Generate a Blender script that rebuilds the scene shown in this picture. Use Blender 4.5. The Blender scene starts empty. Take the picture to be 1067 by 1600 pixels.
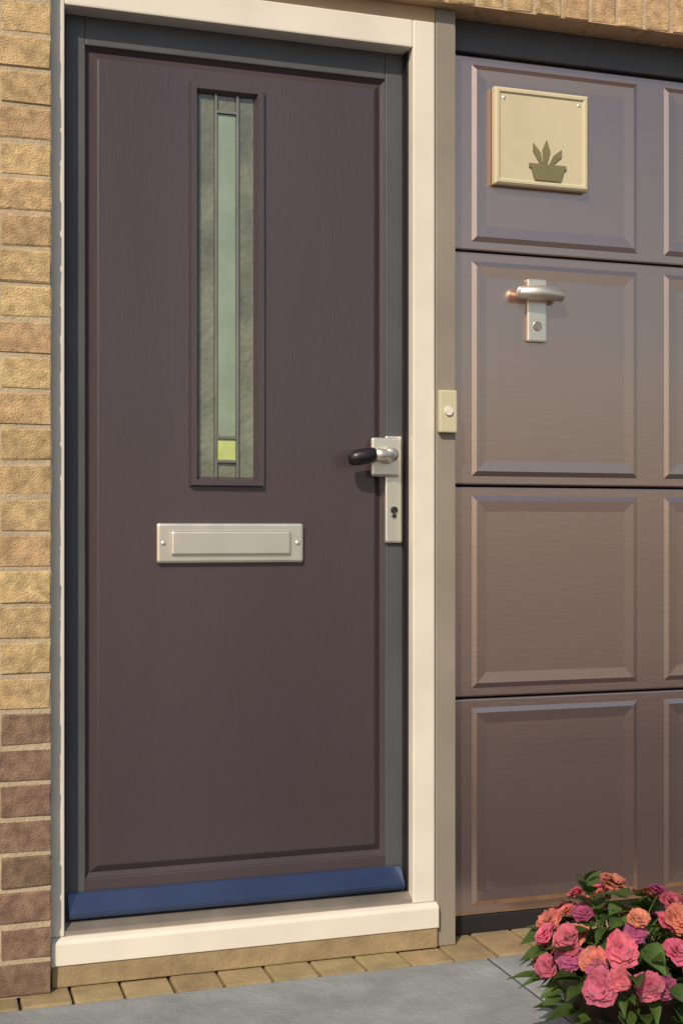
import bpy, bmesh, math, random
from mathutils import Vector, Matrix
R = math.radians
random.seed(7)
S = bpy.context.scene
COL = S.collection

# ------------------------------------------------------------------ camera
cam_d = bpy.data.cameras.new('camera')
cam = bpy.data.objects.new('camera', cam_d)
COL.objects.link(cam)
cam.location = (0.0, -2.8, 0.98)
cam.rotation_euler = (R(90), 0, R(-17.9))
cam_d.sensor_fit = 'VERTICAL'
cam_d.sensor_height = 36.0
cam_d.lens = 36.0 * 2000 / 1600
cam_d.shift_y = 30 / 1600
cam_d.clip_end = 500
S.camera = cam

# ------------------------------------------------------------------ sky, sun, exposure
SUN_EL, SUN_AZ = R(39), R(35)          # azimuth measured from straight behind the camera side, towards the left
w = bpy.data.worlds.new('World'); S.world = w; w.use_nodes = True
nt = w.node_tree
bg = nt.nodes['Background']
sky = nt.nodes.new('ShaderNodeTexSky'); sky.sky_type = 'NISHITA'; sky.sun_disc = False
sdir = Vector((-math.sin(SUN_AZ) * math.cos(SUN_EL), -math.cos(SUN_AZ) * math.cos(SUN_EL), math.sin(SUN_EL)))
sky.sun_elevation = SUN_EL
sky.sun_rotation = math.atan2(sdir.x, sdir.y)
sky.air_density = 1.2; sky.dust_density = 2.0
nt.links.new(sky.outputs[0], bg.inputs[0]); bg.inputs[1].default_value = 0.09
sl = bpy.data.lights.new('sun', 'SUN'); sl.energy = 3.6; sl.angle = R(0.6); sl.color = (1, 0.86, 0.68)
so = bpy.data.objects.new('sun', sl); COL.objects.link(so)
so.rotation_euler = (-sdir).to_track_quat('-Z', 'Y').to_euler(); so.location = sdir * 20
S.view_settings.view_transform = 'Standard'; S.view_settings.look = 'None'
S.view_settings.exposure = 0.0; S.view_settings.gamma = 1.0; S.view_settings.use_curve_mapping = False

# ------------------------------------------------------------------ helpers
def box(bm, x0, x1, y0, y1, z0, z1, bev=0.0, seg=2):
    ret = bmesh.ops.create_cube(bm, size=1.0)
    vs = ret['verts']
    for v in vs:
        v.co = Vector(((x0 + x1) / 2 + v.co.x * (x1 - x0), (y0 + y1) / 2 + v.co.y * (y1 - y0), (z0 + z1) / 2 + v.co.z * (z1 - z0)))
    if bev > 0:
        es = list({e for v in vs for e in v.link_edges})
        bmesh.ops.bevel(bm, geom=es, offset=bev, segments=seg, profile=0.6, affect='EDGES')
    return bm

def prism_x(bm, prof, x0, x1):
    """profile in (y, z), extruded along x"""
    a = [bm.verts.new((x0, y, z)) for y, z in prof]
    b = [bm.verts.new((x1, y, z)) for y, z in prof]
    n = len(prof)
    for i in range(n):
        bm.faces.new((a[i], a[(i + 1) % n], b[(i + 1) % n], b[i]))
    bm.faces.new(a[::-1]); bm.faces.new(b)
    bmesh.ops.recalc_face_normals(bm, faces=bm.faces[:])

def tube(bm, pts, rads, n=14, flat=1.0):
    rings = []
    pts = [Vector(p) for p in pts]
    for i, p in enumerate(pts):
        d = (pts[min(i + 1, len(pts) - 1)] - pts[max(i - 1, 0)]).normalized()
        up = Vector((0, 0, 1)) if abs(d.z) < 0.9 else Vector((1, 0, 0))
        s = d.cross(up).normalized(); u = s.cross(d).normalized()
        r = rads[i]
        rings.append([bm.verts.new(p + s * r * math.cos(2 * math.pi * k / n) * flat + u * r * math.sin(2 * math.pi * k / n)) for k in range(n)])
    for a, b in zip(rings, rings[1:]):
        for k in range(n):
            bm.faces.new((a[k], a[(k + 1) % n], b[(k + 1) % n], b[k]))
    bm.faces.new(rings[0][::-1]); bm.faces.new(rings[-1])
    bmesh.ops.recalc_face_normals(bm, faces=bm.faces[:])

def lathe(bm, prof, c=(0, 0, 0), n=40):
    rings = []
    for r, z in prof:
        rings.append([bm.verts.new((c[0] + r * math.cos(2 * math.pi * k / n), c[1] + r * math.sin(2 * math.pi * k / n), c[2] + z)) for k in range(n)])
    for a, b in zip(rings, rings[1:]):
        for k in range(n):
            bm.faces.new((a[k], a[(k + 1) % n], b[(k + 1) % n], b[k]))
    return bm

def obj(name, bm, m, parent=None, smooth=False, loc=None):
    me = bpy.data.meshes.new(name)
    bm.to_mesh(me); bm.free()
    if smooth:
        me.shade_smooth()
    me.materials.append(m)
    o = bpy.data.objects.new(name, me); COL.objects.link(o)
    if parent: o.parent = parent
    if loc: o.location = loc
    return o

def bxo(name, dims, m, parent=None, bev=0.002, **k):
    return obj(name, box(bmesh.new(), *dims, bev=bev), m, parent, **k)

def thing(name, label, cat, loc=(0, 0, 0)):
    o = bpy.data.objects.new(name, None); COL.objects.link(o); o.location = loc
    o.empty_display_size = 0.1
    o['label'] = label; o['category'] = cat; o['kind'] = 'thing'
    return o

# ------------------------------------------------------------------ materials
def mat(name, base, rough=0.5, metal=0.0, spec=0.5, coat=0.0, var=0.0, vscale=8.0, rvar=0.0, bump=0.0, bscale=60.0, objvar=0.0, coat_rough=0.1, base2=None, stretch=None):
    m = bpy.data.materials.new(name); m.use_nodes = True
    t = m.node_tree; b = t.nodes['Principled BSDF']; N = t.nodes.new; L = t.links.new
    b.inputs['Base Color'].default_value = (*base, 1)
    b.inputs['Roughness'].default_value = rough; b.inputs['Metallic'].default_value = metal
    b.inputs['Specular IOR Level'].default_value = spec
    b.inputs['Coat Weight'].default_value = coat; b.inputs['Coat Roughness'].default_value = coat_rough
    tc = N('ShaderNodeTexCoord'); src = tc.outputs['Object']
    oi = N('ShaderNodeObjectInfo')
    mp = N('ShaderNodeMapping')
    if stretch: mp.inputs['Scale'].default_value = stretch
    L(src, mp.inputs['Vector'])
    if objvar:
        ad = N('ShaderNodeVectorMath'); ad.operation = 'ADD'
        ml = N('ShaderNodeMath'); ml.operation = 'MULTIPLY'; ml.inputs[1].default_value = 37.0
        L(oi.outputs['Random'], ml.inputs[0]); L(mp.outputs[0], ad.inputs[0]); L(ml.outputs[0], ad.inputs[1]); vec = ad.outputs[0]
    else: vec = mp.outputs[0]
    def noise(sc, det=5):
        n = N('ShaderNodeTexNoise'); n.inputs['Scale'].default_value = sc; n.inputs['Detail'].default_value = det
        L(vec, n.inputs['Vector']); return n
    colout = None
    if var or base2:
        n = noise(vscale)
        rp = N('ShaderNodeValToRGB')
        c2 = base2 or base
        rp.color_ramp.elements[0].position = 0.3; rp.color_ramp.elements[1].position = 0.72
        rp.color_ramp.elements[0].color = (*[c * (1 - var) for c in base], 1)
        rp.color_ramp.elements[1].color = (*[min(1, c * (1 + var)) for c in c2], 1)
        L(n.outputs['Fac'], rp.inputs[0]); colout = rp.outputs[0]
    if objvar:
        hs = N('ShaderNodeHueSaturation')
        mr = N('ShaderNodeMapRange'); mr.inputs[3].default_value = 1 - objvar; mr.inputs[4].default_value = 1 + objvar
        L(oi.outputs['Random'], mr.inputs[0]); L(mr.outputs[0], hs.inputs['Value'])
        mr2 = N('ShaderNodeMapRange'); mr2.inputs[3].default_value = 0.488; mr2.inputs[4].default_value = 0.508
        m7 = N('ShaderNodeMath'); m7.operation = 'MULTIPLY'; m7.inputs[1].default_value = 7.3
        fr = N('ShaderNodeMath'); fr.operation = 'FRACT'
        L(oi.outputs['Random'], m7.inputs[0]); L(m7.outputs[0], fr.inputs[0]); L(fr.outputs[0], mr2.inputs[0]); L(mr2.outputs[0], hs.inputs['Hue'])
        if colout: L(colout, hs.inputs['Color'])
        else: hs.inputs['Color'].default_value = (*base, 1)
        colout = hs.outputs[0]
    if colout: L(colout, b.inputs['Base Color'])
    if rvar:
        n = noise(vscale * 1.7)
        mr = N('ShaderNodeMapRange'); mr.inputs[1].default_value = 0.3; mr.inputs[2].default_value = 0.7
        mr.inputs[3].default_value = max(0.03, rough - rvar); mr.inputs[4].default_value = min(1, rough + rvar)
        L(n.outputs['Fac'], mr.inputs[0]); L(mr.outputs[0], b.inputs['Roughness'])
    if bump:
        n = noise(bscale, 6)
        bp = N('ShaderNodeBump'); bp.inputs['Strength'].default_value = bump; bp.inputs['Distance'].default_value = 0.004
        L(n.outputs['Fac'], bp.inputs['Height']); L(bp.outputs[0], b.inputs['Normal'])
    return m

M = dict(
    buff=mat('buff_brick', (.47, .325, .165), .9, var=.26, vscale=45, bump=1.0, bscale=260, objvar=.11, base2=(.54, .38, .20)),
    red=mat('red_brick', (.215, .13, .087), .9, var=.28, vscale=45, bump=1.0, bscale=260, objvar=.16, base2=(.24, .16, .105)),
    mortar=mat('mortar', (.46, .37, .25), .95, var=.15, vscale=14, bump=.8, bscale=160),
    cream=mat('cream_frame_paint', (.75, .70, .61), .38, var=.06, vscale=7, rvar=.08, bump=.05, bscale=30),
    door=mat('charcoal_door_skin', (.094, .071, .080), .26, metal=.32, var=.1, vscale=3, rvar=.05, bump=.16, bscale=130, stretch=(1, 1, .12)),
    gdoor=mat('charcoal_garage_paint', (.60, .44, .385), .25, metal=.93, var=.06, vscale=2, rvar=.04, bump=.05, bscale=120, stretch=(.15, 1, 1)),
    rubber=mat('black_rubber', (.012, .011, .014), .6, var=.2),
    grip=mat('black_grip', (.014, .012, .014), .35, var=.1),
    dark=mat('dark_gap', (.02, .017, .017), .7, var=.2),
    taupe=mat('taupe_trim', (.27, .235, .19), .5, var=.1, vscale=5, rvar=.08, bump=.1, bscale=50),
    chrome=mat('satin_chrome', (.90, .84, .73), .36, metal=.84, rvar=.05, vscale=10),
    alu=mat('threshold_metal', (.42, .37, .32), .4, metal=.7, var=.1, rvar=.1),
    glass=mat('obscure_glass', (.165, .18, .135), .12, var=.3, vscale=10, bump=.9, bscale=55, spec=.7, coat=.6, coat_rough=.04),
    glass2=mat('clear_glass_strip', (.255, .32, .24), .08, var=.18, vscale=7, bump=.5, bscale=26, spec=.8, coat=.8, coat_rough=.03),
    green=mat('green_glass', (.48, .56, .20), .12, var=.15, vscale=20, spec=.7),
    lead=mat('lead_came', (.30, .30, .26), .4, metal=.7, var=.2),
    soffit=mat('soffit_board', (.52, .36, .22), .6, var=.15, vscale=6, bump=.2),
    plaque=mat('cream_plaque', (.60, .53, .36), .45, var=.08, vscale=5, bump=.05),
    olive=mat('olive_relief', (.20, .18, .085), .5, var=.1),
    bell=mat('ivory_plastic', (.58, .52, .36), .35, var=.04),
    conc=mat('concrete', (.245, .265, .28), .8, var=.2, vscale=11, bump=.7, bscale=90, objvar=.06),
    edging=mat('buff_paver', (.31, .24, .125), .85, var=.25, vscale=14, bump=.6, bscale=110, objvar=.14),
    anthracite=mat('anthracite_trim', (.078, .081, .090), .5, var=.12, vscale=6, rvar=.08, bump=.1, bscale=90),
    tarmac=mat('tarmac', (.026, .025, .042), .85, var=.3, vscale=40, bump=.9, bscale=160),
    pave=mat('pale_pavement', (.22, .20, .185), .85, var=.2, vscale=2, bump=.4),
    joint=mat('sand_joint', (.20, .16, .10), .95, var=.2, vscale=30, bump=.8),
    pot=mat('brown_pot', (.075, .045, .03), .55, var=.2, vscale=8, rvar=.1, bump=.2),
    soil=mat('compost', (.025, .017, .012), .95, var=.4, vscale=60, bump=1.0, bscale=80),
    leaf=mat('leaf_green', (.045, .085, .018), .5, var=.3, vscale=25, objvar=.35, base2=(.07, .12, .028)),
    stem=mat('stem_green', (.07, .11, .03), .6, var=.2),
    pink=mat('pink_petal', (.62, .13, .19), .6, var=.4, vscale=45, objvar=.18),
    coral=mat('coral_petal', (.60, .20, .14), .6, var=.4, vscale=45, objvar=.18),
    magenta=mat('magenta_petal', (.40, .075, .18), .6, var=.4, vscale=45, objvar=.18),
    yellow=mat('flower_centre', (.55, .38, .06), .7, var=.2),
)

# ------------------------------------------------------------------ ground
gr = bxo('ground', (-90, 90, -140, 8, -0.30, -0.016), M['pave'], bev=0); gr['kind'] = 'structure'
dv = bxo('reflected_driveway', (-6, 9, -4.6, -.102, -0.05, -0.003), M['tarmac'], bev=0); dv['kind'] = 'structure'  # dark bluish tarmac added so the garage door reflects dark low down
pv = bpy.data.objects.new('paving', None); COL.objects.link(pv); pv['kind'] = 'structure'
slab_bm = box(bmesh.new(), -.597, .597, -.297, .297, -.04, 0, bev=.004)
slab0 = obj('slab', slab_bm, M['conc'], pv)
first = True
for j in range(1):
    for i in range(-2, 1):
        o = slab0 if first else slab0.copy()
        if not first: COL.objects.link(o); o.parent = pv
        first = False
        o.location = (.622 + i * 1.2, -.403 - j * .6, random.uniform(-.0015, .0015))
bxo('slab', (1.225, 1.452, -.700, -.106, -.04, .0005), M['conc'], pv, bev=.004)
ed = bpy.data.objects.new('brick_edging', None); COL.objects.link(ed); ed['kind'] = 'structure'
pav_bm = box(bmesh.new(), -.0505, .0505, -.105, .105, -.05, 0, bev=.005)
pav0 = obj('brick', pav_bm, M['edging'], ed)
for i in range(40):
    o = pav0 if i == 0 else pav0.copy()
    if i: COL.objects.link(o); o.parent = ed
    o.location = (-.62 + i * .107, .0045, random.uniform(-.001, .003)); o.rotation_euler = (random.uniform(-.01, .01), 0, random.uniform(-.012, .012))

# ------------------------------------------------------------------ house wall, brick by brick
WF = -.036
wall = thing('brick_wall', 'buff brick house wall with reddish brick plinth around the doors', 'wall')
def brick_mesh(name, m, L_, H_, k):
    bm = bmesh.new(); box(bm, -L_ / 2, L_ / 2, 0, .1, -H_ / 2, H_ / 2, bev=.0025, seg=1)
    rng = random.Random(k)
    for v in bm.verts: v.co += Vector((rng.uniform(-.002, .002), rng.uniform(-.0008, .0008), rng.uniform(-.0022, .0022)))
    me = bpy.data.meshes.new(name); bm.to_mesh(me); bm.free(); me.materials.append(m); return me
def bank(m, L_, H_): return [brick_mesh('brick', m, L_, H_, k) for k in range(4)]
BK = {('b', 1): bank(M['buff'], .215, .065), ('b', .5): bank(M['buff'], .1025, .065), ('r', 1): bank(M['red'], .215, .065),
      ('r', .5): bank(M['red'], .1025, .065), ('s', 1): bank(M['buff'], .065, .215)}
def brick(k, x, z):
    o = bpy.data.objects.new('brick', random.choice(BK[k])); COL.objects.link(o); o.parent = wall
    o.location = (x, WF + random.uniform(-.0015, .0015), z); o.rotation_euler = (random.uniform(-.004, .004), random.uniform(-.006, .006), random.uniform(-.004, .004))
def courses(xa, xb, i0, i1, edge):
    """stretcher bond between xa and xb; edge 'R' keeps a clean quoin on the right, 'L' on the left"""
    for i in range(i0, i1):
        z = .0375 + i * .075
        c = 'r' if i < 8 else 'b'
        pos = 0.0; half = (i % 2 == 1)
        W_ = xb - xa
        while pos < W_ - .05:
            Lb = .1025 if half else .215
            half = False
            if pos + Lb > W_ + .01: break
            x = (xb - pos - Lb / 2) if edge == 'R' else (xa + pos + Lb / 2)
            brick((c, .5 if Lb < .2 else 1), x, z); pos += Lb + .01
courses(-.66, .248, 0, 30, 'R')
courses(3.40, 4.08, 0, 30, 'L')
n = int((3.40 - .245) / .075)
for i in range(n + 1): brick(('s', 1), .245 + .0425 + i * .075, 2.215 + .1075)
for i in range(3):
    for j in range(21): brick(('b', 1), -.55 + j * .225 + (i % 2) * .1125, 2.25 + .0375 + (i + 2.45) * .075)
mb = bmesh.new()
MY = WF + .0038
box(mb, -.67, .2475, MY - .001, .16, 0, 2.44); box(mb, 3.403, 4.085, MY, .16, 0, 2.44); box(mb, .242, 3.403, MY, .16, 2.222, 2.44); box(mb, -.67, 4.1, MY, .16, 2.44, 2.70)
obj('mortar', mb, M['mortar'], wall)
bxo('soffit_board', (.250, 3.403, -.033, .16, 2.214, 2.2215), M['soffit'], wall, bev=0)
bxo('mastic_strip', (.246, 1.137, .004, .03, 2.1785, 2.2135), M['soffit'], wall, bev=.001)

# ------------------------------------------------------------------ front door set
FZ0, FZ1 = .050, 2.178
fr = thing('door_surround', 'cream painted door frame with cream sill around the dark front door', 'door frame', (.68, 0, 0))
def P(o, root):
    o.location = -root.location; return o
P(obj('jamb', box(bmesh.new(), 1.080, 1.135, 0, .12, .108, FZ1, bev=.004), M['cream'], fr), fr)
P(obj('jamb', box(bmesh.new(), .225, .280, 0, .12, .108, FZ1, bev=.004), M['cream'], fr), fr)
P(obj('head', box(bmesh.new(), .2802, 1.0798, .0005, .12, 2.113, FZ1, bev=.004), M['cream'], fr), fr)
bm = bmesh.new(); prism_x(bm, [(-.016, FZ0), (.12, FZ0), (.12, .1075), (.0, .1075), (-.012, .103), (-.016, .098)], .250, 1.140)
bmesh.ops.bevel(bm, geom=bm.edges[:], offset=.002, segments=1, affect='EDGES')
P(obj('sill', bm, M['cream'], fr), fr)
bm = bmesh.new(); prism_x(bm, [(.006, .1078), (.11, .1078), (.11, .130), (.03, .130), (.006, .118)], .2805, 1.0795)
P(obj('threshold', bm, M['alu'], fr), fr)
P(bxo('gasket', (.2805, .2845, .028, .05, .13, 2.1205), M['rubber'], fr, bev=0), fr)
P(bxo('gasket', (1.0755, 1.0795, .028, .05, .13, 2.1205), M['rubber'], fr, bev=0), fr)
P(bxo('brick_step', (.252, 1.137, -.012, .1, .0035, .0495), M['edging'], fr, bev=.003), fr)

dr = thing('front_door', 'tall charcoal front door with narrow glass strip and silver letterplate', 'door', (.68, .04, .13))
LX0, LX1, LY = .286, 1.074, .052
# leaf: stiles and rails around a slightly sunk centre slab with routed edge
bm = bmesh.new()
GX0, GX1, GZ0, GZ1 = .330, 1.030, .215, 2.050
box(bm, LX0, GX0, LY, LY + .05, .134, 2.117, bev=.003)
box(bm, GX1, LX1, LY, LY + .05, .134, 2.117, bev=.003)
box(bm, GX0, GX1, LY + .0005, LY + .05, GZ1, 2.117, bev=.003)
P(obj('stile_and_rail', bm, M['anthracite'], dr), dr)
P(bxo('bottom_rail', (GX0, GX1, LY + .0005, LY + .05, .134, GZ0), M['door'], dr, bev=.003), dr)
cx0, cx1, cz0, cz1 = .560, .734, 1.080, 1.994
bm = bmesh.new()
def ring(bm, o, i, y0, y1):
    """frame between outer rect o and inner rect i (x0,x1,z0,z1), front y0 outer to y1 inner"""
    def rect(r, y): return [bm.verts.new((r[0], y, r[2])), bm.verts.new((r[1], y, r[2])), bm.verts.new((r[1], y, r[3])), bm.verts.new((r[0], y, r[3]))]
    a = rect(o, y0); b = rect(i, y1)
    for k in range(4): bm.faces.new((a[k], a[(k + 1) % 4], b[(k + 1) % 4], b[k]))
g = (GX0, GX1, GZ0, GZ1)
ins = lambda r, d: (r[0] + d, r[1] - d, r[2] + d, r[3] - d)
ring(bm, g, ins(g, .010), LY + .006, LY + .014)
ring(bm, ins(g, .010), ins(g, .026), LY + .014, LY + .003)
ring(bm, ins(g, .026), ins(g, .030), LY + .003, LY + .002)
ring(bm, ins(g, .030), (cx0, cx1, cz0, cz1), LY + .002, LY + .002)
bmesh.ops.recalc_face_normals(bm, faces=bm.faces[:])
P(obj('panel', bm, M['door'], dr), dr)
# glazing cassette
c = (cx0, cx1, cz0, cz1)
bm = bmesh.new()
ring(bm, c, ins(c, .004), LY + .003, LY - .012); ring(bm, ins(c, .004), ins(c, .016), LY - .012, LY - .012); ring(bm, ins(c, .016), ins(c, .026), LY - .012, LY + .012)
bmesh.ops.recalc_face_normals(bm, faces=bm.faces[:])
cas = P(obj('glazing_cassette', bm, M['door'], dr), dr)
i0 = ins(c, .022)
GYp = LY + .006
def pane(name, x0, x1, z0, z1, m, dy=0.0):
    return P(bxo(name, (x0, x1, GYp + dy, GYp + .01, z0, z1), m, dr, bev=.0015), dr)
ca, cb = .622, .672
pane('glass_pane', i0[0], ca - .003, i0[2], i0[3], M['glass'])
pane('glass_pane', cb + .003, i0[1], i0[2], i0[3], M['glass'])
pane('glass_pane', ca + .003, cb - .003, 1.196, i0[3] - .042, M['glass2'], -.002)
pane('glass_pane', ca + .003, cb - .003, i0[3] - .036, i0[3], M['glass'])
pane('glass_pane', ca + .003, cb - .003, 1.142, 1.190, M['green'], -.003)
pane('glass_pane', ca + .003, cb - .003, i0[2], 1.136, M['glass'])
bm = bmesh.new()
for x in (ca, cb): box(bm, x - .0028, x + .0028, GYp - .007, GYp + .009, i0[2], i0[3])
for z in (1.139, 1.193, i0[3] - .039): box(bm, ca + .0028, cb - .0028, GYp - .0075, GYp + .009, z - .0028, z + .0028)
P(obj('lead_strip', bm, M['lead'], dr), dr)
# weather bar
bm = bmesh.new(); prism_x(bm, [(LY - .002, .134), (LY - .034, .138), (LY - .033, .147), (LY - .004, .187), (LY - .002, .189)], .292, 1.068)
bmesh.ops.bevel(bm, geom=bm.edges[:], offset=.002, segments=2, affect='EDGES')
P(obj('weather_bar', bm, mat('weather_bar_sky_tint', (.11, .145, .25), .2, metal=.85, var=.1), dr), dr)  # blue of the reflected sky worked into the bar's metal colour
# letterplate
lp = P(bxo('letterplate', (.486, .826, LY - .010, LY + .0015, .908, .998), M['chrome'], dr, bev=.006), dr)
fl = bxo('flap', (.518, .794, LY - .0165, LY - .0105, .926, .980), M['chrome'], lp, bev=.0045)
for x in (.501, .812):
    s = bmesh.new(); bmesh.ops.create_uvsphere(s, u_segments=14, v_segments=8, radius=.006, matrix=Matrix.Translation((x, LY - .010, .953)) @ Matrix.Diagonal((1, .5, 1, 1)))
    obj('screw', s, M['chrome'], lp, smooth=True)
# lever handle
HX = 1.048
bp = P(bxo('handle_backplate', (HX - .022, HX + .022, LY - .011, LY - .0005, .952, 1.205), M['chrome'], dr, bev=.005), dr)
bxo('rose', (HX - .060, HX + .014, LY - .022, LY - .0112, 1.108, 1.200), M['chrome'], bp, bev=.006)
bm = bmesh.new(); tube(bm, [(HX - .022, LY - .021, 1.158), (HX - .022, LY - .048, 1.158), (HX - .022, LY - .060, 1.158)], [.021, .018, .016], 20); obj('boss', bm, M['chrome'], bp, smooth=True)
bm = bmesh.new(); tube(bm, [(HX - .016, LY - .05, 1.158), (HX - .045, LY - .053, 1.158), (HX - .064, LY - .054, 1.157)], [.010, .0145, .015], 18); obj('ferrule', bm, M['chrome'], bp, smooth=True)
bm = bmesh.new(); tube(bm, [(HX - .063, LY - .054, 1.157), (HX - .066, LY - .054, 1.157), (HX - .080, LY - .055, 1.155), (HX - .106, LY - .053, 1.150), (HX - .120, LY - .050, 1.147), (HX - .126, LY - .048, 1.146)], [.015, .0175, .0185, .0185, .016, .008], 18)
obj('lever', bm, M['grip'], bp, smooth=True)
bm = bmesh.new(); tube(bm, [(HX, LY - .010, 1.03), (HX, LY - .016, 1.03)], [.0085, .008], 18); tube(bm, [(HX, LY - .010, 1.016), (HX, LY - .0155, 1.016)], [.005, .005], 12); obj('keyhole', bm, M['dark'], bp)

# ------------------------------------------------------------------ post with doorbell
bxo('door_post', (1.1375, 1.189, .002, .14, .0005, 2.2135), M['taupe'], None, bev=.003)
po = bpy.data.objects['door_post']; po['label'] = 'slim taupe post between the cream frame and the garage door'; po['category'] = 'post'; po['kind'] = 'thing'
bl = thing('doorbell', 'small ivory doorbell fixed to the slim taupe post', 'doorbell', (1.163, 0, 1.26))
P(bxo('bell_plate', (1.141, 1.1855, -.016, .0015, 1.212, 1.312), M['bell'], bl, bev=.004), bl)
bm = bmesh.new(); tube(bm, [(1.163, -.015, 1.262), (1.163, -.021, 1.262)], [.011, .010], 20); P(obj('button', bm, M['cream'], bl), bl)

# ------------------------------------------------------------------ garage door
gd = thing('garage_door', 'wide charcoal panelled garage door with recessed square panels', 'garage door', (2.29, .06, 0))
GY = .060
gx0, gx1 = 1.192, 3.398
zs = [.045, .575, 1.090, 1.660, 2.137]
ncol = 4; pitch = .5325
tilt = [0.0, 0.0, 0.0, 0.0]
for s in range(4):
    z0, z1 = zs[s], zs[s + 1]
    sec = P(bxo('door_section', (gx0, gx1, GY, GY + .04, z0 + .0025, z1 - .0025), M['gdoor'], gd, bev=.004), gd)
    for k in range(ncol):
        a = 1.255 + k * pitch; b = a + .455
        r = (a, b, z0 + .024, z1 - .024)
        bm = bmesh.new()
        ring(bm, r, ins(r, .012), GY - .0005, GY - .0045); ring(bm, ins(r, .012), ins(r, .038), GY - .0045, GY - .0025)
        ring(bm, ins(r, .038), ins(r, .042), GY - .0025, GY - .0025)
        q = ins(r, .042); f = [bm.verts.new((x, GY - .0025, z)) for x, z in ((q[0], q[2]), (q[1], q[2]), (q[1], q[3]), (q[0], q[3]))]; bm.faces.new(f)
        bmesh.ops.remove_doubles(bm, verts=bm.verts[:], dist=1e-5); bmesh.ops.recalc_face_normals(bm, faces=bm.faces[:])
        obj('panel', bm, M['gdoor'], sec)
P(bxo('back_sheet', (gx0, gx1, GY + .042, GY + .05, .02, 2.2), M['dark'], gd, bev=0), gd)
P(bxo('bottom_seal', (gx0, gx1, GY + .002, GY + .03, .0005, .046), M['rubber'], gd, bev=.004), gd)
P(bxo('head_rail_shade', (gx0, gx1, GY - .012, GY + .05, 2.139, 2.2135), M['anthracite'], gd, bev=.002), gd)  # rail made tall and dark to stand in for the lintel's shade
hn = thing('door_number_plate', 'square cream plate fixed near the top of the garage door', 'plate', (1.445, .05, 1.94))
P(bxo('plate', (1.305, 1.560, GY - .022, GY - .005, 1.822, 2.060), M['plaque'], hn, bev=.004), hn)
bm = bmesh.new()
ring(bm, (1.306, 1.559, 1.823, 2.059), (1.311, 1.554, 1.828, 2.054), GY - .0222, GY - .0262)
ring(bm, (1.311, 1.554, 1.828, 2.054), (1.317, 1.548, 1.834, 2.048), GY - .0262, GY - .0262)
ring(bm, (1.317, 1.548, 1.834, 2.048), (1.321, 1.544, 1.838, 2.044), GY - .0262, GY - .0222)
bmesh.ops.recalc_face_normals(bm, faces=bm.faces[:])
P(obj('rim', bm, M['plaque'], hn), hn)
def slab_shape(bm, pts, y0, y1):
    a_ = [bm.verts.new((x, y0, z)) for x, z in pts]; b_ = [bm.verts.new((x, y1, z)) for x, z in pts]; n_ = len(pts)
    for i_ in range(n_): bm.faces.new((a_[i_], a_[(i_ + 1) % n_], b_[(i_ + 1) % n_], b_[i_]))
    bm.faces.new(a_); bmesh.ops.recalc_face_normals(bm, faces=bm.faces[:])
bm = bmesh.new()
slab_shape(bm, [(1.412, 1.840), (1.482, 1.840), (1.492, 1.870), (1.497, 1.870), (1.497, 1.880), (1.397, 1.880), (1.397, 1.870), (1.402, 1.870)], GY - .0265, GY - .0221)
for ax, lean, hh in ((1.43, -.022, .05), (1.44, .004, .06), (1.455, .03, .04)):
    slab_shape(bm, [(ax - .004, 1.8805), (ax + .004, 1.8805), (ax + lean * .6 + .011, 1.88 + hh * .55), (ax + lean, 1.88 + hh), (ax + lean * .6 - .009, 1.88 + hh * .6)], GY - .026, GY - .0221)
P(obj('relief_motif', bm, M['olive'], hn), hn)
for x in (1.331, 1.534):
    bm = bmesh.new(); bmesh.ops.create_uvsphere(bm, u_segments=12, v_segments=8, radius=.005, matrix=Matrix.Translation((x, GY - .0215, 2.034)) @ Matrix.Diagonal((1, .5, 1, 1)))
    P(obj('screw', bm, M['chrome'], hn, smooth=True), hn)
# T handle
th = P(bxo('handle_rose', (1.398, 1.452, GY - .012, GY - .0035, 1.445, 1.600), M['chrome'], gd, bev=.005), gd)
bm = bmesh.new(); tube(bm, [(1.425, GY - .012, 1.562), (1.425, GY - .028, 1.562)], [.012, .011], 16)
tube(bm, [(1.362, GY - .031, 1.560), (1.368, GY - .031, 1.560), (1.425, GY - .035, 1.563), (1.482, GY - .031, 1.560), (1.488, GY - .031, 1.560)], [.008, .016, .018, .016, .008], 16)
obj('t_handle', bm, M['chrome'], th, smooth=True)
bm = bmesh.new(); tube(bm, [(1.425, GY - .011, 1.485), (1.425, GY - .016, 1.485)], [.012, .011], 18); obj('lock', bm, M['alu'], th)

# ------------------------------------------------------------------ flower pot
PX, PY = 1.225, -.72
pl = thing('flower_pot', 'brown pot overflowing with pink and coral flowers in front of the garage door', 'potted plant', (PX, PY, 0))
bm = lathe(bmesh.new(), [(.0, .001), (.09, .001), (.125, .155), (.14, .157), (.143, .185), (.132, .187), (.124, .16), (.0, .16)])
obj('pot', bm, M['pot'], pl, smooth=True)
bm = lathe(bmesh.new(), [(.0, .172), (.06, .176), (.123, .168)]); obj('soil', bm, M['soil'], pl, smooth=True)
rng = random.Random(11)
def leaf_mesh(m, L_, W_, fold):
    bm = bmesh.new()
    N_ = 6; rows = []
    for i in range(N_ + 1):
        t = i / N_; wd = W_ * math.sin(math.pi * min(.98, t ** .75 + .02)); z = -.25 * L_ * t * t
        y = L_ * t
        rows.append([bm.verts.new((-wd, y, z + fold * wd)), bm.verts.new((0, y, z)), bm.verts.new((wd, y, z + fold * wd))])
    for a, b in zip(rows, rows[1:]):
        for k in range(2): bm.faces.new((a[k], a[k + 1], b[k + 1], b[k]))
    me = bpy.data.meshes.new('leaf'); bm.to_mesh(me); bm.free(); me.shade_smooth(); me.materials.append(m); return me
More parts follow.
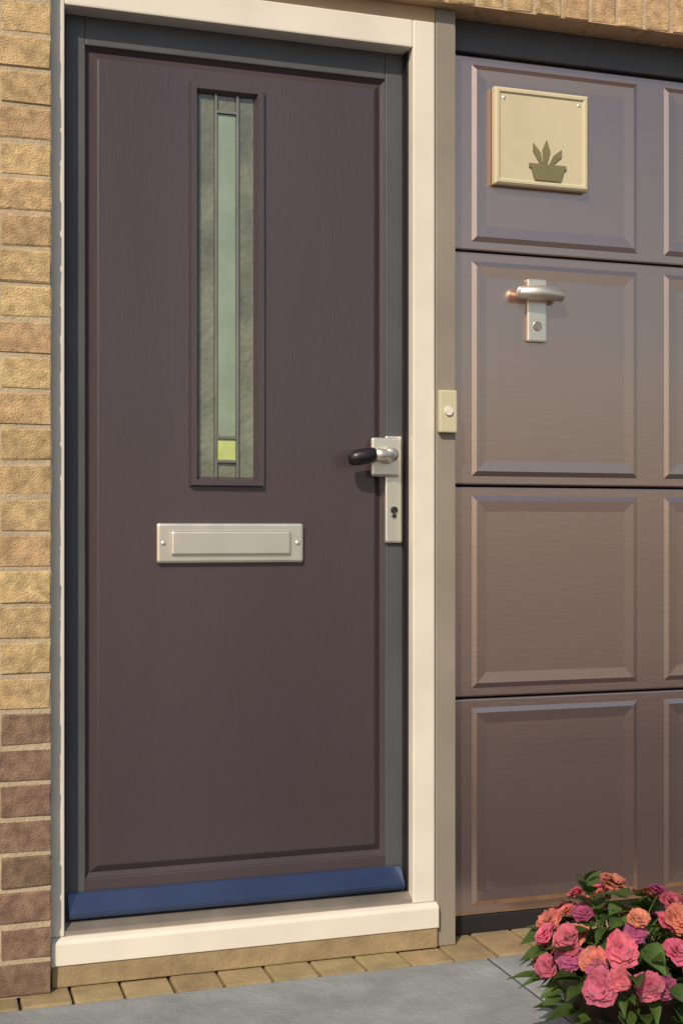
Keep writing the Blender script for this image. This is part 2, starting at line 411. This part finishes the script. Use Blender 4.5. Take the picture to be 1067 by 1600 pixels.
LM = [leaf_mesh(M['leaf'], .065, .019, .35), leaf_mesh(M['leaf'], .05, .02, .2), leaf_mesh(M['leaf'], .08, .016, .5), leaf_mesh(M['leaf'], .038, .014, .3)]
for k in range(295):
    th_ = rng.uniform(0, 2 * math.pi); ph = math.acos(rng.uniform(-.55, 1)); rr = rng.uniform(.55, 1.0)
    p = Vector((.165 * rr * math.sin(ph) * math.cos(th_), .165 * rr * math.sin(ph) * math.sin(th_), .16 + .15 * rr * math.cos(ph)))
    o = bpy.data.objects.new('leaf', rng.choice(LM)); COL.objects.link(o); o.parent = pl
    o.location = p
    out = Vector((math.cos(th_), math.sin(th_), rng.uniform(-.5, .6))).normalized()
    o.rotation_euler = (out.to_track_quat('Y', 'Z').to_matrix() @ Matrix.Rotation(rng.uniform(-.6, .6), 3, 'Y')).to_euler()
    s = rng.uniform(.7, 1.1); o.scale = (s, s, s)
def bloom_mesh(m, n, r):
    bm = bmesh.new()
    for layer, (sc, lift) in enumerate(((1, .05), (.82, .4), (.6, .9), (.36, 1.5))):
        nn = n - layer
        for k in range(nn):
            a = 2 * math.pi * (k + .5 * layer) / nn + rng.uniform(-.2, .2)
            Rm = Matrix.Rotation(a, 3, 'Z')
            L_ = r * sc * rng.uniform(.82, 1.15); W_ = L_ * rng.uniform(.42, .58); ph_ = rng.uniform(0, 6); lf = lift * rng.uniform(.8, 1.25)
            rows = []
            for i in range(6):
                t = i / 5; wd = W_ * (.15 + .95 * math.sin(math.pi * min(1, t * .78))) * (1 if i < 5 else .62)
                row = []
                for q in range(5):
                    u_ = (q - 2) / 2
                    z = lf * L_ * (t - .6 * t * t) + .002 * layer + abs(u_) * wd * .25 + .07 * L_ * t * t * math.sin(5 * u_ + ph_)
                    row.append(bm.verts.new(Rm @ Vector((u_ * wd, L_ * (t + (.05 * math.sin(4 * u_ + ph_) if i == 5 else 0) - .10 * t * u_ * u_), z))))
                rows.append(row)
            for a_, b_ in zip(rows, rows[1:]):
                for q in range(4): bm.faces.new((a_[q], a_[q + 1], b_[q + 1], b_[q]))
    me = bpy.data.meshes.new('bloom'); bm.to_mesh(me); bm.free(); me.shade_smooth(); me.materials.append(m); return me
def thin(m, tint, w_):
    """petals and leaves let some light through"""
    t = m.node_tree; b_ = t.nodes['Principled BSDF']; out = t.nodes['Material Output']
    tr = t.nodes.new('ShaderNodeBsdfTranslucent'); mx = t.nodes.new('ShaderNodeMixShader'); mx.inputs[0].default_value = w_
    src_ = b_.inputs['Base Color'].links[0].from_socket
    g_ = t.nodes.new('ShaderNodeMix'); g_.data_type = 'RGBA'; g_.blend_type = 'MULTIPLY'; g_.inputs[0].default_value = 1; g_.inputs[7].default_value = (*tint, 1)
    t.links.new(src_, g_.inputs[6]); t.links.new(g_.outputs[2], tr.inputs[0])
    t.links.new(b_.outputs[0], mx.inputs[1]); t.links.new(tr.outputs[0], mx.inputs[2]); t.links.new(mx.outputs[0], out.inputs[0])
for c_ in ('pink', 'coral', 'magenta'): thin(M[c_], (1, .9, .9), .35)
thin(M['leaf'], (1.3, 1.4, .6), .3)
BM = {c: [bloom_mesh(M[c], 8, .033), bloom_mesh(M[c], 7, .028), bloom_mesh(M[c], 7, .022)] for c in ('pink', 'coral', 'magenta')}
for k in range(54):
    th_ = rng.uniform(0, 2 * math.pi); ph = math.acos(rng.uniform(.22, 1))
    n_ = Vector((math.sin(ph) * math.cos(th_), math.sin(ph) * math.sin(th_), math.cos(ph)))
    p = Vector((.165 * n_.x, .165 * n_.y, .160 + .147 * n_.z)) + n_ * rng.uniform(-.01, .02)
    o = bpy.data.objects.new('bloom', rng.choice(BM[rng.choice(['pink', 'pink', 'coral', 'coral', 'magenta'])])); COL.objects.link(o); o.parent = pl
    o.location = p; d = (n_ + Vector((rng.uniform(-.3, .3), -.45 + rng.uniform(-.3, .3), rng.uniform(0, .4)))).normalized()
    o.rotation_euler = d.to_track_quat('Z', 'Y').to_euler()
    bmst = bmesh.new(); tube(bmst, [(.04 * n_.x, .04 * n_.y, .17), p * .6 + Vector((0, 0, .08)), p], [.0025, .002, .0018], 6); obj('stem', bmst, M['stem'], pl)
# leafy sprig standing above the blooms
bm = bmesh.new(); tube(bm, [(-.02, .0, .17), (-.06, .01, .27), (-.08, .005, .345)], [.003, .0025, .0015], 6); obj('stem', bm, M['stem'], pl)
for k in range(11):
    t_ = k / 10; a_ = k * 2.4
    o = bpy.data.objects.new('leaf', LM[1 if k % 2 else 0]); COL.objects.link(o); o.parent = pl
    o.location = (-.055 - .027 * t_, .008, .262 + .08 * t_)
    d = Vector((math.cos(a_), math.sin(a_), .55 + .9 * t_)).normalized(); o.rotation_euler = d.to_track_quat('Y', 'Z').to_euler()
    q_ = .95 - .35 * t_; o.scale = (q_, q_, q_)
